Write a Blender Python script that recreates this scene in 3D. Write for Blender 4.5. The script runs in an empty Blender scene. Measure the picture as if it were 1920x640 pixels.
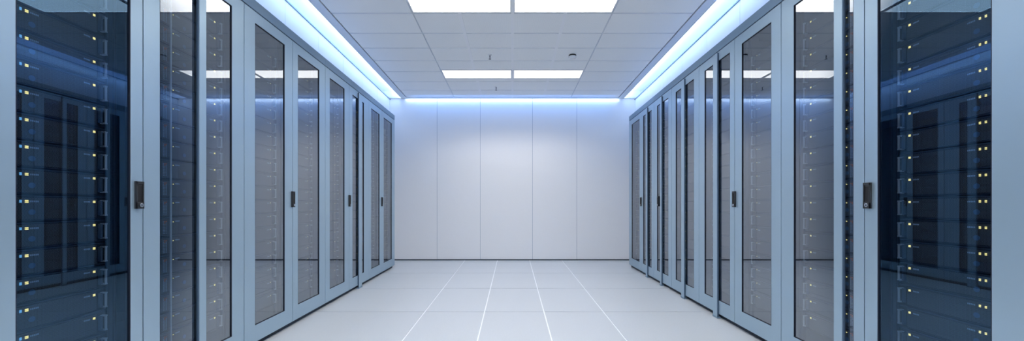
import bpy, bmesh, math
from mathutils import Vector

# ------------------------------------------------------------------ dimensions (metres)
F = 700.0                  # focal length in pixels of a 1920 px wide picture
CAMZ = 1.03
W = 1.78                   # half width of the aisle: plane of the cabinet doors
XS = 1.88                  # plane of the server fronts
YB = 6.30                  # back wall
YR = 5.64                  # where the heights below are measured
K = 0.0162                 # the ceiling and the cabinet tops fall gently towards the back wall
ZC = 2.756                 # ceiling
ZT = 2.296                 # cabinet tops
ZD = 2.222                 # top of doors
YN = -2.2                  # wall behind the photographer
XF = 2.07                  # white panel wall above the cabinets
XL = 1.865                 # lip of the light cove
XT = 1.769                 # edge of the ceiling tiles

def D(p):
    return (p[0], p[1], p[2] * (1 - K * (p[1] - YR)))

col = bpy.context.scene.collection

# ------------------------------------------------------------------ materials
def mat(name, color, rough=0.5, metal=0.0, spec=0.5, noise=None, bump=None, emit=None, estr=0, coat=0.0):
    m = bpy.data.materials.new(name); m.use_nodes = True
    nt = m.node_tree; b = nt.nodes['Principled BSDF']
    b.inputs['Base Color'].default_value = (*color, 1)
    b.inputs['Roughness'].default_value = rough
    b.inputs['Metallic'].default_value = metal
    b.inputs['Specular IOR Level'].default_value = spec
    b.inputs['Coat Weight'].default_value = coat
    b.inputs['Coat Roughness'].default_value = 0.25
    tc = nt.nodes.new('ShaderNodeTexCoord')
    if noise:
        sc, amt = noise
        n = nt.nodes.new('ShaderNodeTexNoise'); n.inputs['Scale'].default_value = sc
        n.inputs['Detail'].default_value = 3
        nt.links.new(tc.outputs['Object'], n.inputs['Vector'])
        r = nt.nodes.new('ShaderNodeMapRange')
        r.inputs['To Min'].default_value = 1 - amt; r.inputs['To Max'].default_value = 1 + amt
        nt.links.new(n.outputs['Fac'], r.inputs['Value'])
        v = nt.nodes.new('ShaderNodeVectorMath'); v.operation = 'SCALE'
        v.inputs[0].default_value = color
        nt.links.new(r.outputs['Result'], v.inputs['Scale'])
        nt.links.new(v.outputs['Vector'], b.inputs['Base Color'])
    if bump:
        sc, st = bump
        n = nt.nodes.new('ShaderNodeTexNoise'); n.inputs['Scale'].default_value = sc
        nt.links.new(tc.outputs['Object'], n.inputs['Vector'])
        bp = nt.nodes.new('ShaderNodeBump'); bp.inputs['Strength'].default_value = st
        bp.inputs['Distance'].default_value = 0.002
        nt.links.new(n.outputs['Fac'], bp.inputs['Height'])
        nt.links.new(bp.outputs['Normal'], b.inputs['Normal'])
    if emit:
        b.inputs['Emission Color'].default_value = (*emit, 1)
        b.inputs['Emission Strength'].default_value = estr
    return m

def dots_mat(name, metal_c, hole_c, pitch, radius, ax=('Y', 'Z'), rough=0.45, metallic=0.4):
    """sheet pierced by a staggered grid of round holes"""
    m = mat(name, metal_c, rough, metallic)
    nt = m.node_tree; b = nt.nodes['Principled BSDF']
    tc = nt.nodes.new('ShaderNodeTexCoord'); sp = nt.nodes.new('ShaderNodeSeparateXYZ')
    geo = nt.nodes.new('ShaderNodeNewGeometry')
    nt.links.new(geo.outputs['Position'], sp.inputs[0])
    def mth(op, a, c=None):
        n = nt.nodes.new('ShaderNodeMath'); n.operation = op
        for i, v in enumerate((a, c)):
            if v is None: continue
            if isinstance(v, (int, float)): n.inputs[i].default_value = v
            else: nt.links.new(v, n.inputs[i])
        return n.outputs[0]
    def lattice(off):
        u = mth('SUBTRACT', mth('FRACT', mth('ADD', mth('DIVIDE', sp.outputs[ax[0]], pitch * 1.732), off)), 0.5)
        v = mth('SUBTRACT', mth('FRACT', mth('ADD', mth('DIVIDE', sp.outputs[ax[1]], pitch), off)), 0.5)
        u = mth('MULTIPLY', u, 1.732)
        return mth('SQRT', mth('ADD', mth('MULTIPLY', u, u), mth('MULTIPLY', v, v)))
    d = mth('MINIMUM', lattice(0.0), lattice(0.5))
    f = mth('LESS_THAN', d, radius)
    mx = nt.nodes.new('ShaderNodeMix'); mx.data_type = 'RGBA'
    nt.links.new(f, mx.inputs['Factor'])
    mx.inputs['A'].default_value = (*metal_c, 1); mx.inputs['B'].default_value = (*hole_c, 1)
    nt.links.new(mx.outputs['Result'], b.inputs['Base Color'])
    inv = mth('MULTIPLY', mth('SUBTRACT', 1.0, f), metallic)
    nt.links.new(inv, b.inputs['Metallic'])
    return m

def glass_mat():
    """coated glazing: part mirror, part see-through"""
    m = bpy.data.materials.new('coated_glass'); m.use_nodes = True
    nt = m.node_tree; nt.nodes.clear()
    out = nt.nodes.new('ShaderNodeOutputMaterial'); add = nt.nodes.new('ShaderNodeAddShader')
    g = nt.nodes.new('ShaderNodeBsdfGlossy'); g.inputs['Roughness'].default_value = 0.0
    t = nt.nodes.new('ShaderNodeBsdfTransparent'); t.inputs['Color'].default_value = (0.40, 0.45, 0.50, 1)
    lw = nt.nodes.new('ShaderNodeLayerWeight'); lw.inputs['Blend'].default_value = 0.5
    r = nt.nodes.new('ShaderNodeValToRGB'); cr = r.color_ramp
    cr.elements[0].position = 0.20; cr.elements[0].color = (0.038, 0.075, 0.118, 1)
    cr.elements[1].position = 1.0; cr.elements[1].color = (0.5, 0.5, 0.5, 1)
    e = cr.elements.new(0.325); e.color = (0.042, 0.072, 0.108, 1)
    e = cr.elements.new(0.385); e.color = (0.28, 0.30, 0.325, 1)  # angle step puts the edge of the mirrored dark cabinets into the tint
    e = cr.elements.new(0.70); e.color = (0.32, 0.335, 0.355, 1)
    nt.links.new(lw.outputs['Facing'], r.inputs['Fac'])
    nt.links.new(r.outputs['Color'], g.inputs['Color'])
    nt.links.new(g.outputs[0], add.inputs[0]); nt.links.new(t.outputs[0], add.inputs[1])
    nt.links.new(add.outputs[0], out.inputs['Surface'])
    return m

M = {}
M['paint'] = mat('steel_blue_paint', (0.375, 0.50, 0.60), 0.36, 0.65, 0.5, noise=(3.0, 0.03), bump=(900, 0.05))
M['rail'] = mat('top_rail_paint', (0.21, 0.31, 0.41), 0.40, 0.45, noise=(3.0, 0.03))
M['bar_shade'] = mat('bar_shaded_side', (0.07, 0.12, 0.19), 0.45, 0.3)  # near side of the bars catches less light; that shade is in this colour
M['seam'] = mat('dark_rubber', (0.006, 0.012, 0.03), 0.6)
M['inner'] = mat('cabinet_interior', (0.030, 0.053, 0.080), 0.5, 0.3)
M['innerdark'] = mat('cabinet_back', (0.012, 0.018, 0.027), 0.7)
M['plinth'] = mat('dark_plinth', (0.015, 0.03, 0.055), 0.6)
M['glass'] = glass_mat()
M['black'] = mat('handle_black', (0.022, 0.025, 0.030), 0.4)
M['grey'] = mat('handle_grey', (0.004, 0.004, 0.005), 0.5, 0.0)
M['chrome'] = mat('brushed_chrome', (0.6, 0.63, 0.68), 0.25, 1.0)
M['chassis'] = mat('server_shell', (0.010, 0.018, 0.030), 0.45, 0.4)
M['edge'] = mat('server_edge', (0.05, 0.075, 0.11), 0.4, 0.5)
M['grille'] = dots_mat('server_grille', (0.12, 0.132, 0.145), (0.002, 0.003, 0.005), 0.0050, 0.40)
M['vent'] = mat('blue_vent', (0.05, 0.12, 0.24), 0.4)
M['print'] = mat('printed_marks', (0.30, 0.40, 0.52), 0.5)
M['ear'] = mat('server_handle', (0.36, 0.43, 0.50), 0.4, 0.2)
M['grip'] = mat('handle_grip', (0.035, 0.065, 0.11), 0.5)
M['yellow'] = mat('yellow_light', (0.5, 0.4, 0.1), 0.4, emit=(1.0, 0.82, 0.30), estr=2.0)
M['blue'] = mat('blue_light', (0.1, 0.3, 0.6), 0.4, emit=(0.22, 0.60, 1.0), estr=1.0)
M['orange'] = mat('orange_light', (0.5, 0.15, 0.05), 0.4, emit=(1.0, 0.28, 0.12), estr=0.25)
for n in ('yellow', 'blue', 'orange'):
    try: M[n].cycles.emission_sampling = 'NONE'
    except Exception: pass
M['floor'] = mat('floor_tile', (0.53, 0.565, 0.605), 0.33, 0.0, 0.4, noise=(260, 0.12), bump=(600, 0.10))
M['grout'] = mat('pale_joint', (0.86, 0.88, 0.92), 0.5)
M['ctile'] = dots_mat('ceiling_tile', (0.86, 0.87, 0.88), (0.78, 0.80, 0.82), 0.012, 0.26, ('X', 'Y'), 0.8, 0.0)
M['tbar'] = mat('ceiling_bar', (0.84, 0.85, 0.88), 0.5)
M['border'] = mat('ceiling_border', (0.64, 0.68, 0.74), 0.6)
M['void'] = mat('ceiling_gap', (0.10, 0.13, 0.18), 0.8)
M['wall'] = mat('wall_panel', (0.80, 0.81, 0.835), 0.45, 0, 0.4, noise=(120, 0.02), bump=(300, 0.05))
M['wallseam'] = mat('wall_joint', (0.36, 0.41, 0.50), 0.6)
M['fascia'] = mat('white_panel', (0.82, 0.86, 0.92), 0.4, noise=(80, 0.015))
M['fjoint'] = mat('white_joint', (1.0, 1.0, 1.0), 0.3)
M['base'] = mat('dark_baseboard', (0.015, 0.025, 0.045), 0.5)
M['cove'] = mat('cove_white', (0.85, 0.88, 0.93), 0.6)
M['diff'] = mat('light_diffuser', (0.9, 0.9, 0.9), 0.6, emit=(1.0, 0.955, 0.90), estr=11.5)
def louvre(m, lo, hi, c0, c1):
    """panel light that throws little sideways: brightness follows the angle to the panel"""
    nt = m.node_tree; b = nt.nodes['Principled BSDF']
    g = nt.nodes.new('ShaderNodeNewGeometry'); d = nt.nodes.new('ShaderNodeVectorMath'); d.operation = 'DOT_PRODUCT'
    nt.links.new(g.outputs['Normal'], d.inputs[0]); nt.links.new(g.outputs['Incoming'], d.inputs[1])
    r = nt.nodes.new('ShaderNodeMapRange'); r.interpolation_type = 'SMOOTHSTEP'
    r.inputs['From Min'].default_value = c0; r.inputs['From Max'].default_value = c1
    r.inputs['To Min'].default_value = lo; r.inputs['To Max'].default_value = hi
    nt.links.new(d.outputs['Value'], r.inputs['Value']); nt.links.new(r.outputs['Result'], b.inputs['Emission Strength'])
louvre(M['diff'], 2.5, 17.0, 0.36, 0.64)
M['white'] = mat('white_plastic', (0.75, 0.77, 0.80), 0.4)
M['sprk'] = mat('sprinkler_metal', (0.12, 0.14, 0.17), 0.35, 0.8)

# ------------------------------------------------------------------ mesh helpers
class MB:
    """collects faces in world coordinates; build() links them as one object"""
    def __init__(s): s.v = []; s.f = []; s.mi = []; s.mats = []
    def _m(s, m):
        if m not in s.mats: s.mats.append(m)
        return s.mats.index(m)
    def poly(s, pts, m, deform=True):
        i = len(s.v); s.v += [D(p) if deform else tuple(p) for p in pts]
        s.f.append(tuple(range(i, i + len(pts)))); s.mi.append(s._m(m))
    def box(s, x0, x1, y0, y1, z0, z1, m, deform=True):
        x0, x1 = min(x0, x1), max(x0, x1); y0, y1 = min(y0, y1), max(y0, y1); z0, z1 = min(z0, z1), max(z0, z1)
        i = len(s.v)
        c = [(x0,y0,z0),(x1,y0,z0),(x1,y1,z0),(x0,y1,z0),(x0,y0,z1),(x1,y0,z1),(x1,y1,z1),(x0,y1,z1)]
        s.v += [D(p) if deform else p for p in c]
        for q in ((0,3,2,1),(4,5,6,7),(0,1,5,4),(1,2,6,5),(2,3,7,6),(3,0,4,7)):
            s.f.append(tuple(i + k for k in q)); s.mi.append(s._m(m))
    def ring(s, xf, xb, yo, zo, yi, zi, m):
        """rectangular frame in the YZ plane: outer yo, zo, opening yi, zi, from x = xf to xb"""
        i = len(s.v)
        for x in (xf, xb):
            for (ys, zs) in ((yo, zo), (yi, zi)):
                s.v += [D((x, ys[0], zs[0])), D((x, ys[1], zs[0])), D((x, ys[1], zs[1])), D((x, ys[0], zs[1]))]
        k = s._m(m)
        for j in range(4):
            n = (j + 1) % 4
            for q in ((j, n, n+4, j+4), (8+j, 12+j, 12+n, 8+n), (j, 8+j, 8+n, n), (4+j, 4+n, 12+n, 12+j)):
                s.f.append(tuple(i + a for a in q)); s.mi.append(k)
    def cyl(s, c, r, axis, h, m, n=24, r2=None, deform=False):
        """disc-ended cylinder / cone frustum from c along axis ('x','y','z') for h"""
        r2 = r if r2 is None else r2
        def P(a, rr, t):
            u, w = rr * math.cos(a), rr * math.sin(a)
            p = {'x': (c[0]+t, c[1]+u, c[2]+w), 'y': (c[0]+u, c[1]+t, c[2]+w), 'z': (c[0]+u, c[1]+w, c[2]+t)}[axis]
            return D(p) if deform else p
        i = len(s.v); k = s._m(m)
        for j in range(n): s.v.append(P(2*math.pi*j/n, r, 0))
        for j in range(n): s.v.append(P(2*math.pi*j/n, r2, h))
        for j in range(n):
            q = (j+1) % n
            s.f.append((i+j, i+q, i+n+q, i+n+j)); s.mi.append(k)
        s.f.append(tuple(i+j for j in reversed(range(n)))); s.mi.append(k)
        s.f.append(tuple(i+n+j for j in range(n))); s.mi.append(k)
    def build(s, name, parent=None, bevel=0, smooth=False):
        o0 = Vector(parent_world(parent))
        if parent is None:
            xs = [p[0] for p in s.v]; ys = [p[1] for p in s.v]; zs = [p[2] for p in s.v]
            loc = Vector(((min(xs)+max(xs))/2, (min(ys)+max(ys))/2, min(zs)))
            o0 = loc
        me = bpy.data.meshes.new(name)
        me.from_pydata([tuple(Vector(p) - o0) for p in s.v], [], s.f)
        for m in s.mats: me.materials.append(m)
        me.polygons.foreach_set('material_index', s.mi)
        bm = bmesh.new(); bm.from_mesh(me); bmesh.ops.recalc_face_normals(bm, faces=bm.faces); bm.to_mesh(me); bm.free()
        if smooth:
            me.polygons.foreach_set('use_smooth', [True]*len(me.polygons))
        me.update()
        o = bpy.data.objects.new(name, me); col.objects.link(o)
        if parent is None: o.location = o0; WORLD[o.name] = tuple(o0)
        else: o.parent = parent; WORLD[o.name] = tuple(o0)
        if bevel:
            b = o.modifiers.new('bevel', 'BEVEL'); b.width = bevel; b.segments = 2; b.limit_method = 'ANGLE'
        return o

WORLD = {}
def parent_world(p): return WORLD[p.name] if p is not None else (0, 0, 0)

def thing(name, loc, label, cat, group=None):
    o = bpy.data.objects.new(name, None); col.objects.link(o)
    o.location = loc; o.empty_display_size = 0.05; WORLD[o.name] = tuple(loc)
    return tag(o, label, cat, group)
def tag(o, label, cat, group=None):
    o['label'] = label; o['category'] = cat
    if group: o['group'] = group
    return o
def struct(o, label=None):
    o['kind'] = 'structure'
    if label: o['label'] = label
    return o

# ------------------------------------------------------------------ floor
b = MB()
b.box(-3.0, 3.0, YN - .1, YB + .1, -0.12, -0.004, M['grout'], False)
xs = [-3.0, -0.803, -0.256, 0.288, 0.832, 3.0]
ys = [YN - .1]
y = 3.417 - 0.898 * 6
while y < 6.2: 
    ys.append(y); y += 0.898
ys.append(YB + .1)
g = 0.0055
for i in range(len(xs) - 1):
    for j in range(len(ys) - 1):
        gy = g + 0.001
        b.box(xs[i] + g, xs[i+1] - g, ys[j] + gy, ys[j+1] - gy, -0.03, 0.0, M['floor'], False)
struct(b.build('floor'), 'pale blue-grey large tiled floor with thin white joints')

# ------------------------------------------------------------------ ceiling
tile_x = [-XT, -0.972, -0.515, 0.0, 0.515, 0.972, XT]
tile_y = [6.216, 5.863, 5.492, 5.112, 4.757, 4.396, 4.039, 3.640]
y = 3.640
while y > YN:
    y -= 0.370; tile_y.append(max(y, YN))
light_rows = [(5.065, 5.340), (3.300, 3.612), (1.60, 1.95), (-0.20, 0.15), (-1.7, -1.35)]  # the nearer rows are out of view, added for the light they give
b = MB()
def ctile(x0, x1, y0, y1):
    if x1 - x0 < 0.02 or y1 - y0 < 0.02: return
    e = 0.0035
    z0, z1 = ZC, ZC + 0.02
    c = 0.004
    b.poly([(x0+e+c, y0+e+c, z0), (x0+e+c, y1-e-c, z0), (x1-e-c, y1-e-c, z0), (x1-e-c, y0+e+c, z0)], M['ctile'])
    lo = [(x0+e+c, y0+e+c, z0), (x0+e+c, y1-e-c, z0), (x1-e-c, y1-e-c, z0), (x1-e-c, y0+e+c, z0)]
    hi = [(x0+e, y0+e, z0+0.006), (x0+e, y1-e, z0+0.006), (x1-e, y1-e, z0+0.006), (x1-e, y0+e, z0+0.006)]
    for k in range(4):
        n = (k+1) % 4
        b.poly([lo[k], hi[k], hi[n], lo[n]], M['border'])
for i in range(len(tile_x) - 1):
    for j in range(len(tile_y) - 1):
        x0, x1 = tile_x[i], tile_x[i+1]; y1, y0 = tile_y[j], tile_y[j+1]
        if i in (1, 2, 3, 4):                       # leave the openings of the light fittings free
            segs = [(y0, y1)]
            for (a, c) in light_rows:
                a -= 0.02; c += 0.02
                new = []
                for (s0, s1) in segs:
                    if c <= s0 or a >= s1: new.append((s0, s1)); continue
                    if a > s0 + .03: new.append((s0, a))
                    if c < s1 - .03: new.append((c, s1))
                segs = new
            for (s0, s1) in segs: ctile(x0, x1, s0, s1)
        else:
            ctile(x0, x1, y0, y1)
# recessed grid behind the joints
b.poly([(-XT, YN, ZC+.007), (XT, YN, ZC+.007), (XT, 6.216, ZC+.007), (-XT, 6.216, ZC+.007)], M['border'])
for x in (-0.515, 0.515, 0.0):                      # wide bars along the room
    w_ = 0.017
    prev = YN
    for (a, c) in sorted(light_rows) + [(6.216, 6.3)]:
        a2 = a - 0.02 if x != 0.0 else a
        if x == 0.0:
            continue
        b.box(x - w_, x + w_, prev, a2, ZC - 0.002, ZC + 0.004, M['tbar'])
        prev = c + 0.02
b.box(-0.014, 0.014, YN, 6.216, ZC - 0.002, ZC + 0.004, M['tbar'])
# plain border round the tiles
for s in (-1, 1):
    b.box(s * (XT + 0.006), s * XL, YN, 6.27, ZC - 0.004, ZC + 0.02, M['border'])
    b.box(s * (XL - 0.004), s * XL, YN, 6.27, ZC - 0.008, ZC + 0.024, M['tbar'])
    b.box(s * XL, s * 2.35, 6.27, YB, ZC, ZC + 0.02, M['border'])
b.box(-XT - .006, XT + .006, 6.222, 6.27, ZC - 0.004, ZC + 0.02, M['border'])
b.box(-XL, XL, YN, YB + .1, ZC + 0.021, ZC + 0.10, M['void'])
ceil = struct(b.build('ceiling'), 'grey suspended ceiling of finely perforated tiles')

# light coves along both sides
for s, side in ((-1, 'left'), (1, 'right')):
    b = MB()
    zr = ZC + 0.13
    seg = 12
    pts = []                                          # curved recess: from above the lip outwards, then down to the panel wall
    pts = [(1.80, zr), (2.44, zr), (2.46, ZC - 0.01), (XF, ZC - 0.01)]
    for k in range(len(pts) - 1):
        (xa, za), (xb, zb) = pts[k], pts[k+1]
        b.poly([(s*xa, YN, za), (s*xb, YN, zb), (s*xb, YB, zb), (s*xa, YB, za)], M['cove'])
    b.poly([(s*1.80, YN, ZC), (s*1.80, YN, zr), (s*1.80, YB, zr), (s*1.80, YB, ZC)], M['cove'])
    o = struct(b.build('trim_1' if s < 0 else 'trim_2'), 'lit light cove recess above the %s cabinet row' % side)

# ------------------------------------------------------------------ walls
b = MB()
wx = [-2.45, -1.273, -0.546, 0.337, 1.084, 2.45]
b.box(-2.5, 2.5, YB + .006, YB + .12, 0, ZC + .15, M['wallseam'])
for i in range(len(wx) - 1):
    b.box(wx[i] + .003, wx[i+1] - .003, YB, YB + .03, 0.0, ZC + .14, M['wall'])
struct(b.build('wall_back'), 'white panelled end wall with four thin vertical joints')
b = MB(); b.box(-2.2, 2.2, YB - .012, YB, 0.0, 0.018, M['base'], False)
struct(b.build('baseboard_back'), 'thin dark strip along the foot of the end wall')
b = MB(); b.box(-2.6, 2.6, YN - .1, YN, 0, ZC + .15, M['wall']); struct(b.build('wall_front'))
YE = {-1: YR, 1: 5.705}
for s, side in ((-1, 'left'), (1, 'right')):
    b = MB()
    joints = [3.40 + 0.58 * k for k in range(-9, 5)]
    edges = [YN] + joints + [YB]
    for i in range(len(edges) - 1):
        b.box(s * XF, s * (XF + .03), edges[i] + .0035, edges[i+1] - .0035, ZT + 0.002, ZC - 0.012, M['fascia'])
    b.box(s * (XF + .004), s * (XF + .12), YN, YB, ZT + 0.002, ZC - 0.012, M['fjoint'])
    b.box(s * (XF - .012), s * (XF + .03), YN, YB, ZC - 0.014, ZC - 0.004, M['rail'])    # thin lip on top
    b.box(s * XF, s * (XF + .1), YE[s] + .012, YB, 0, ZT, M['wall'])                             # return beyond the last cabinet
    b.box(s * 2.80, s * 2.88, YN, YB, 0, ZT, M['wall'])
    b.box(s * (W + .02), s * 2.80, YN, 1.18, 0, ZT, M['wall'])
    struct(b.build('wall_' + side), 'white panel wall above the %s row of cabinets' % side)

# ------------------------------------------------------------------ ceiling lights
def ceiling_light(x0, x1, y0, y1, label):
    zc = D((0, (y0+y1)/2, ZC))[2]
    t = thing('ceiling_light', ((x0+x1)/2, (y0+y1)/2, zc), label, 'ceiling light', 'flat panel lights in the ceiling')
    b = MB(); e = 0.009
    b.box(x0 - e, x0, y0 - e, y1 + e, ZC - .004, ZC + .018, M['tbar'])
    b.box(x1, x1 + e, y0 - e, y1 + e, ZC - .004, ZC + .018, M['tbar'])
    b.box(x0, x1, y0 - e, y0, ZC - .004, ZC + .018, M['tbar'])
    b.box(x0, x1, y1, y1 + e, ZC - .004, ZC + .018, M['tbar'])
    b.build('frame', t)
    b = MB(); b.box(x0, x1, y0, y1, ZC + .001, ZC + .012, M['diff']); b.build('diffuser', t)
    return t
wh = ['left panel light nearer the end wall, glowing white', 'right panel light nearer the end wall, glowing white',
      'left panel light cut by the top of the picture, glowing white', 'right panel light cut by the top of the picture, glowing white']
for r, (y0, y1) in enumerate(light_rows):
    for q, (x0, x1) in enumerate(((-0.955, -0.024), (0.024, 0.955))):
        if r < 2: lab = wh[r*2+q]
        else: lab = 'unseen added panel light glowing white overhead, %s one of the %s row behind the photographed pair' % (('left', 'right')[q], ('first', 'second', 'third')[r-2])
        ceiling_light(x0, x1, y0, y1, lab)

# ------------------------------------------------------------------ sprinklers and smoke detector
for (x, y, lab) in ((-0.278, 4.585, 'small dark ceiling sprinkler head in the tile beside the smoke detector row'),
                    (-0.25, 5.715, 'small dark ceiling sprinkler head between the far lights and end wall')):
    zc = D((0, y, ZC))[2]
    t = thing('sprinkler_head', (x, y, zc - .05), lab, 'sprinkler', 'ceiling sprinklers')
    b = MB(); b.cyl((x, y, zc - .005), 0.022, 'z', 0.016, M['white']); b.build('escutcheon', t)
    b = MB(); b.cyl((x, y, zc - .03), 0.006, 'z', 0.03, M['sprk'], 12)
    b.cyl((x, y, zc - .05), 0.003, 'z', 0.02, M['sprk'], 8)
    for sx in (-1, 1):
        b.poly([(x + sx*.010, y-.002, zc-.028), (x + sx*.010, y+.002, zc-.028), (x + sx*.003, y+.002, zc-.046), (x + sx*.003, y-.002, zc-.046)], M['sprk'], False)
    b.build('body', t)
    b = MB(); b.cyl((x, y, zc - .052), 0.015, 'z', 0.003, M['sprk'], 16); b.build('deflector', t)
x, y = 0.737, 4.59; zc = D((0, y, ZC))[2]
t = thing('smoke_detector', (x, y, zc - .045), 'round white smoke detector on the ceiling', 'smoke detector')
b = MB(); b.cyl((x, y, zc - .014), 0.046, 'z', 0.014, M['grey'], 32); b.build('base', t)
b = MB(); b.cyl((x, y, zc - .036), 0.046, 'z', 0.020, M['white'], 32); b.cyl((x, y, zc - .045), 0.034, 'z', 0.009, M['white'], 32, r2=0.046)
b.build('cover', t)
b = MB(); b.cyl((x + .02, y - .02, zc - .047), 0.003, 'z', 0.003, M['orange'], 8); b.build('indicator', t)

# ------------------------------------------------------------------ cabinets
ZG0, ZG1 = 0.150, 2.145
def seam_y(px, s): return 1246.0 / ((961 - px) if s < 0 else (px - 961))
L_SEAM = [1.19] + [seam_y(p, -1) for p in (268.5, 458, 548.8, 610, 655, 692, 716)] + [YE[-1]]
R_SEAM = [1.25] + [seam_y(p, 1) for p in (1620.5, 1464.5, 1377, 1310.6, 1259.4, 1226.3, 1202)] + [YE[1]]
L_GLASS = [(30, 245), (300, 435), (478.5, 534), (558.7, 598.7), (618.5, 646), (661, 682.5), (696, 711.5), (719.5, 734.5)]
R_GLASS = [(1859, 1645), (1600, 1488), (1446, 1390.6), (1368.4, 1321), (1301, 1267), (1253, 1232), (1221.6, 1206), (1199, 1184.4)]
L_BAR = {1: (2.108, 2.155), 5: (4.300, 4.385)}
R_BAR = {1: (seam_y(1583, 1), seam_y(1567.5, 1)), 3: (seam_y(1347, 1), seam_y(1339.5, 1)), 4: (seam_y(1284.7, 1), seam_y(1279.5, 1)),
         5: (seam_y(1242, 1), seam_y(1239.5, 1)), 6: (seam_y(1215, 1), seam_y(1212.5, 1))}
HANDLE = {-1: {0: 'far', 2: 'mid', 4: 'mid', 6: 'mid'}, 1: {0: 'far', 2: 'mid', 5: 'edge', 6: 'mid'}}
ORD = ['first', 'second', 'third', 'fourth', 'fifth', 'sixth', 'seventh', 'eighth', 'ninth', 'tenth', 'eleventh', 'twelfth',
       'thirteenth', 'fourteenth', 'fifteenth', 'sixteenth', 'seventeenth', 'eighteenth', 'nineteenth']

def handle(parent, s, yc, zc=0.988):
    b = MB()
    xf = s * (W - 0.007)
    w2, h2 = 0.018, 0.061
    b.box(s * W, xf, yc - w2, yc + w2, zc - h2, zc + h2, M['black'])
    b.box(xf, s * (W - 0.012), yc - w2, yc - w2 + .005, zc - h2, zc + h2, M['black'])
    b.box(xf, s * (W - 0.012), yc + w2 - .005, yc + w2, zc - h2, zc + h2, M['black'])
    b.box(xf, s * (W - 0.012), yc - w2, yc + w2, zc + h2 - .012, zc + h2, M['black'])
    b.box(xf, s * (W - 0.012), yc - w2, yc + w2, zc - h2, zc - h2 + .030, M['black'])
    b.box(xf, s * (W - 0.0085), yc - .013, yc + .013, zc - h2 + .028, zc + h2 - .018, M['grey'])
    b.cyl((s * (W - 0.0145), yc, D((0, yc, zc - h2 + .016))[2]), 0.0095, 'x', 0.0045, M['chrome'], 20)
    b.cyl((s * (W - 0.0150), yc, D((0, yc, zc - h2 + .016))[2]), 0.0035, 'x', 0.004, M['black'], 12)
    o = b.build('handle', parent, bevel=0.0012)
    o['label'] = 'black recessed swing handle with round chrome lock'
    return o

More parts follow.
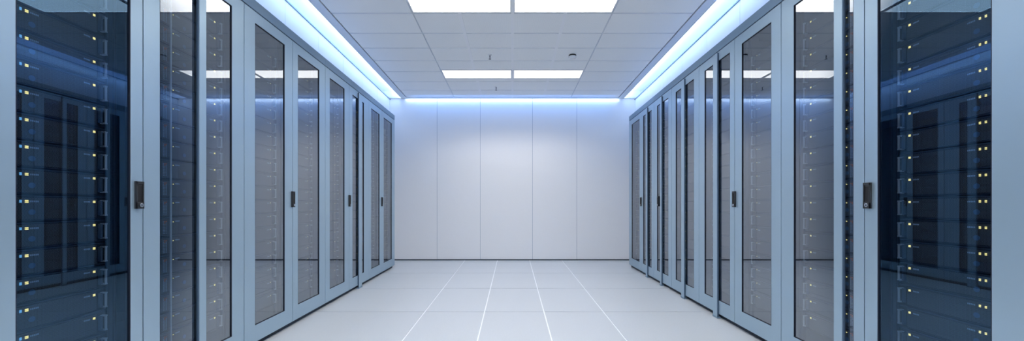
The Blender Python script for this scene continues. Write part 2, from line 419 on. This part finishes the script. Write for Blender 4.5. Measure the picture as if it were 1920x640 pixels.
def make_cabinet(s, c):
    seams = L_SEAM if s < 0 else R_SEAM
    glass = L_GLASS if s < 0 else R_GLASS
    bars = L_BAR if s < 0 else R_BAR
    y0, y1 = seams[2*c], seams[2*c+2]
    side = 'left' if s < 0 else 'right'
    pos = ['nearest the camera', 'second from the camera', 'third from the camera', 'beside the end wall'][c]
    t = thing('server_cabinet', (s * 2.2, (y0+y1)/2, 0),
              'steel-blue double-door server cabinet, %s in the %s row' % (pos, side), 'cabinet', 'server cabinets, %s row' % side)
    xb = s * 2.74
    # body: ends, middle divider, back, roof, floor
    b = MB(); xi = s * (W + .016)
    ym = seams[2*c+1]
    for (a, e, m) in ((y0 + .001, y0 + .016, 'paint' if c == 0 else 'inner'), (y1 - .016, y1 - .001, 'paint' if c == 3 else 'inner')):
        b.box(xi, xb, a, e, 0.05, ZD, M[m])
    b.box(s * (W + .16), xb, ym - .006, ym + .006, 0.075, ZD - .02, M['inner'])
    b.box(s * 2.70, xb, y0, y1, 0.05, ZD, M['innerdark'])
    b.box(xi, xb, y0 + .016, y1 - .016, 0.05, 0.075, M['inner'])
    b.box(xi, xb, y0 + .016, y1 - .016, ZD - .02, ZD, M['inner'])
    b.build('body', t)
    b = MB(); b.box(s * W, s * 2.74, y0, y1, ZD + .006, ZT, M['rail'])
    b.box(s * (W + .01), s * 2.5, y0, y1, ZD - .002, ZD + .006, M['seam'])
    b.build('top_rail', t, bevel=.002)
    b = MB(); b.box(s * (W + .035), s * 2.7, y0 + .003, y1 - .003, 0.0, 0.05, M['plinth']); b.build('plinth', t)
    # mounting rails beside each server column
    for d in (0, 1):
        ya, yb_ = seams[2*c+d], seams[2*c+d+1]
        end = yb_ - 0.075
        for (a, e) in ((end + .004, end + .026), (end + .034, end + .044), (ya + .008, ya + .022)):
            b = MB(); b.box(s * (XS - .004), s * (XS + .05), a, e, 0.075, ZD - .02, M['inner'])
            b.box(s * (XS - .005), s * (XS - .004), a + .004, a + .008, 0.1, ZD - .05, M['seam'])
            b.build('mounting_rail', t)
        # lower and upper blanking
        b = MB(); b.box(s * (XS + .01), s * (XS + .06), ya + .022, yb_ - .02, 0.075, 0.188, M['chassis'])
        b.build('blanking_panel', t)
    if s < 0 and c == 0:
        b = MB(); b.cyl((s * 1.862, 2.034, .075), .0048, 'z', ZD + .03, M['ear'], 12); o = b.build('vertical_rod', t); o['label'] = 'thin pale upright rod inside the glass'
    # doors
    for d in (0, 1):
        i = 2*c + d
        ya, yb_ = seams[i] + .0022, seams[i+1] - .0022
        ga, gb = sorted(seam_y(p, s) for p in glass[i])
        dr_loc = Vector(parent_world(t))
        b = MB()
        b.ring(s * W, s * (W + .014), (ya, yb_), (0.038, ZD - .001), (ga, gb), (ZG0, ZG1), M['paint'])
        dr = b.build('door', t, bevel=0.002)
        b = MB()                                               # dark rubber lining of the opening
        b.ring(s * (W + .001), s * (W + .0135), (ga - .001, gb + .001), (ZG0 - .001, ZG1 + .001), (ga + .0025, gb - .0025), (ZG0 + .0025, ZG1 - .0025), M['seam'])
        gk = b.build('gasket', dr)
        b = MB(); xg = s * (W + .007)
        b.poly([(xg, ga + .003, ZG0 + .003), (xg, gb - .003, ZG0 + .003), (xg, gb - .003, ZG1 - .003), (xg, ga + .003, ZG1 - .003)], M['glass'])
        gl = b.build('glass_pane', dr); gl['label'] = 'tinted mirror-like glass'
        h = HANDLE[s].get(i)
        if h == 'far': handle(dr, s, (seam_y(259, -1) if s < 0 else seam_y(1628.5, 1)))
        elif h == 'mid': handle(dr, s, yb_ if s < 0 else yb_ - 0.002)
        elif h == 'edge': handle(dr, s, seam_y(1234.5, 1))
        if i in bars:
            a, e = bars[i]
            b = MB()
            b.box(s * (W + .001), s * (W - .013), a, e, 0.012, ZD - .01, M['paint'])
            b.box(s * (W + .001), s * (W - .011), a - .006, a, 0.012, ZD - .012, M['bar_shade'])
            b.box(s * (W + .02), s * (W - .017), a - .006, e + .002, 0.0, 0.014, M['rail'])
            b.build('vertical_bar', t, bevel=.0015)
    return t

for s in (-1, 1):
    for c in range(4): make_cabinet(s, c)
# dark joint covers between neighbouring doors
# ------------------------------------------------------------------ servers
N = 19; Z0 = 0.196; P = 0.0985; HS = 0.0925
def make_server(s, i, r):
    seams = L_SEAM if s < 0 else R_SEAM
    ya, end = seams[i] + .026, seams[i+1] - 0.075
    L = min(0.47, end - ya)
    z = Z0 + r * P
    zw = D((0, end, z))[2]
    side = 'left' if s < 0 else 'right'
    door = 'nearest' if i == 0 else (ORD[i])
    if i == 0: lab = 'black mesh-front server, %s from the bottom, behind the nearest %s glass door' % (ORD[r], side)
    else: lab = 'dark rack server, %s from the bottom, behind the %s glass door along the %s row' % (ORD[r], ORD[i], side)
    if r == 0: lab = lab.replace('first from the bottom', 'lowest in the stack')
    t = thing('rack_server', (s * (XS + .2), end - L/2, zw), lab, 'server', 'rack servers behind the %s glass door, %s row' % (ORD[i], side))
    near = i < 4
    b = MB()
    b.box(s * (XS + .004), s * (XS + .55), end - L, end, z, z + HS, M['chassis'])
    b.box(s * XS, s * (XS + .01), end - L, end, z + HS - .0025, z + HS, M['edge'])
    b.box(s * (XS + .001), s * (XS + .01), end - L, end, z + HS - .006, z + HS - .0025, M['seam'])
    b.box(s * XS, s * (XS + .01), end - L, end, z, z + .004, M['seam'])
    b.box(s * XS, s * (XS + .01), end - .034, end, z + .004, z + HS - .006, M['chassis'])
    b.build('chassis', t)
    b = MB()
    b.box(s * (XS - .001), s * (XS + .006), end - L + .004, end - .036, z + .006, z + HS - .008, M['grille'])
    b.build('front_grille', t)
    # pull handle at the far end
    b = MB(); yh = end - .018
    x1 = s * (XS - .024)
    b.box(x1, s * (XS - .018), yh - .004, yh + .004, z + .012, z + HS - .014, M['ear' if i < 3 else 'edge'])
    b.box(s * (XS - .024), s * XS, yh - .006, yh + .006, z + .012, z + .018, M['ear'])
    b.box(s * (XS - .024), s * XS, yh - .006, yh + .006, z + HS - .020, z + HS - .014, M['ear'])
    b.box(s * (XS - .016), s * (XS - .002), yh - .016, yh - .007, z + .014, z + HS - .016, M['grip'])
    b.build('pull_handle', t, bevel=.0015 if near else 0)
    xf = s * (XS - .0035); xk = s * (XS + .001)
    def led(y, zz, w, h, m, name='status_light'):
        b = MB(); b.box(xf, xk, y - w/2, y + w/2, z + zz - h/2, z + zz + h/2, M[m]); return b.build(name, t)
    zt = HS - .021
    b = MB()
    for q in ((0, 1) if i < 2 else (0,)):
        for w_ in ((0, 1) if i < 2 else (1,)):
            b.box(xf, xk, end - .053 + q*.005, end - .0493 + q*.005, z + zt - .004 + w_*.0048, z + zt - .0003 + w_*.0048, M['yellow'])
    b.build('status_light', t)
    if near:
        b = MB()
        for k in range(5): b.box(s * (XS - .0015), xk, end - .088 + k*.0052, end - .0842 + k*.0052, z + zt - .003, z + zt + .003, M['print'])
        b.build('printed_label', t)
    if i < 2:
        if s < 0:
            if i == 0: led(end - .2995, zt, .006, .010, 'blue')
            o0 = .286 if i == 0 else .338
            b = MB()
            for q in ((0, 1) if i == 0 else (0,)):
                for w_ in ((0, 1) if i == 0 else (0,)):
                    b.box(xf, xk, end - o0 + q*.0052, end - o0 + .004 + q*.0052, z + zt - .005 + w_*.0055, z + zt - .001 + w_*.0055, M['yellow'])
            b.build('status_light', t)
            lbl = end - o0 + .016
        else:
            b = MB()
            if i == 0:
                for q in (0, 1):
                    for w_ in (0, 1):
                        b.box(xf, xk, end - .336 + q*.019, end - .3305 + q*.019, z + zt - .004 + w_*.005, z + zt - .0004 + w_*.005, M['yellow'])
            else: b.box(xf, xk, end - .3035, end - .299, z + zt - .004, z + zt + .0005, M['yellow'])
            b.build('status_light', t)
            lbl = end - .298
        b = MB()
        for k in range(5): b.box(s * (XS - .0015), xk, lbl + k*.0055, lbl + .004 + k*.0055, z + zt - .003, z + zt + .003, M['print'])
        b.build('printed_label', t)
        b = MB(); b.cyl((s * (XS - .0018), end - (.265 if s < 0 else .303), D((0, end, z + .036))[2]), .011, 'x', s*.002, M['vent'], 16); b.build('blue_emblem', t)
        b = MB()
        for k in (range(3) if i == 1 else ()):
            for q in range(9):
                yk = end - (.396 if s < 0 else .346) + k * .0085
                b.box(xf, xk, yk, yk + .0028, z + .010 + q*.0075, z + .0145 + q*.0075, M['orange'] if (q == 8 and k) or (q == 7 and k == 1) else M['print'])
        if i == 1: b.build('port_lights', t)
for s in (-1, 1):
    for i in range(8):
        for r in range(N): make_server(s, i, r)

# ------------------------------------------------------------------ lamps
def area(name, loc, size, sy, rot, color, power, spread=180):
    l = bpy.data.lights.new(name, 'AREA'); l.shape = 'RECTANGLE'; l.size = size; l.size_y = sy
    l.color = color; l.energy = power; l.spread = math.radians(spread)
    o = bpy.data.objects.new(name, l); col.objects.link(o); o.location = loc; o.rotation_euler = rot
    return o
BL = (0.30, 0.56, 1.0)
ym = (YN + YB) / 2; ln = YB - YN - .04
slope = -math.atan(K * ZC)
for s in (-1, 1):
    zc = D((0, ym, ZC))[2]
    # strip lying behind the lip, shining up and outwards into the recess
    d = Vector((s * 0.12, 0, 1.0))
    o = area('cove_strip_lamp', (s * 1.885, ym, zc + .035), 0.02, ln, (0, 0, 0), (0.44,0.64,1.0), 48)
    q = d.to_track_quat('-Z', 'Y')
    from mathutils import Matrix
    zax = -d.normalized(); yax = Vector((0, 1, -K*ZC)).normalized(); xax = yax.cross(zax).normalized(); zax = xax.cross(yax)
    o.matrix_world = Matrix.Translation(o.location) @ Matrix((xax, yax, zax)).transposed().to_4x4()
    # strip beside the lip, shining outwards on the panels
    d = Vector((s * 1.0, 0, 0.05))
    o = area('panel_strip_lamp', (s * 1.872, ym, zc + .012), 0.012, ln, (0, 0, 0), (0.54, 0.71, 1.0), 9.5)
    zax = -d.normalized(); yax = Vector((0, 1, -K*ZC)).normalized(); xax = yax.cross(zax).normalized(); zax = xax.cross(yax)
    o.matrix_world = Matrix.Translation(o.location) @ Matrix((xax, yax, zax)).transposed().to_4x4()
# strip washing the end wall
area('wall_strip_lamp', (0, 6.262, D((0, 6.26, ZC))[2] - .010), 3.6, 0.010, (math.radians(42), 0, 0), (0.62, 0.79, 1.0), 2.4)
area('wall_wash_fill', (0, 6.10, D((0, 6.10, ZC))[2] - .012), 3.4, 0.010, (math.radians(38), 0, 0), (0.07, 0.32, 1.0), 4.5)  # added fill with no fitting, spreads the blue wash further down the wall

# ------------------------------------------------------------------ world, camera
w = bpy.data.worlds.new('world'); bpy.context.scene.world = w; w.use_nodes = True
w.node_tree.nodes['Background'].inputs[0].default_value = (0.5, 0.6, 0.75, 1)
w.node_tree.nodes['Background'].inputs[1].default_value = 0.3
cam = bpy.data.cameras.new('camera'); co = bpy.data.objects.new('camera', cam); col.objects.link(co)
cam.sensor_width = 36; cam.sensor_fit = 'HORIZONTAL'; cam.lens = 36 * F / 1920
cam.shift_x = -1 / 1920; cam.shift_y = 54 / 1920
cam.clip_start = 0.02
co.location = (0, 0, CAMZ); co.rotation_euler = (math.pi / 2, 0, 0)
sc = bpy.context.scene; sc.camera = co
sc.view_settings.view_transform = 'Standard'; sc.view_settings.look = 'None'
sc.view_settings.exposure = 0.0
sc.cycles.use_denoising = True
sc.cycles.max_bounces = 12; sc.cycles.transparent_max_bounces = 16; sc.cycles.glossy_bounces = 8; sc.cycles.diffuse_bounces = 6
sc.cycles.sample_clamp_indirect = 6
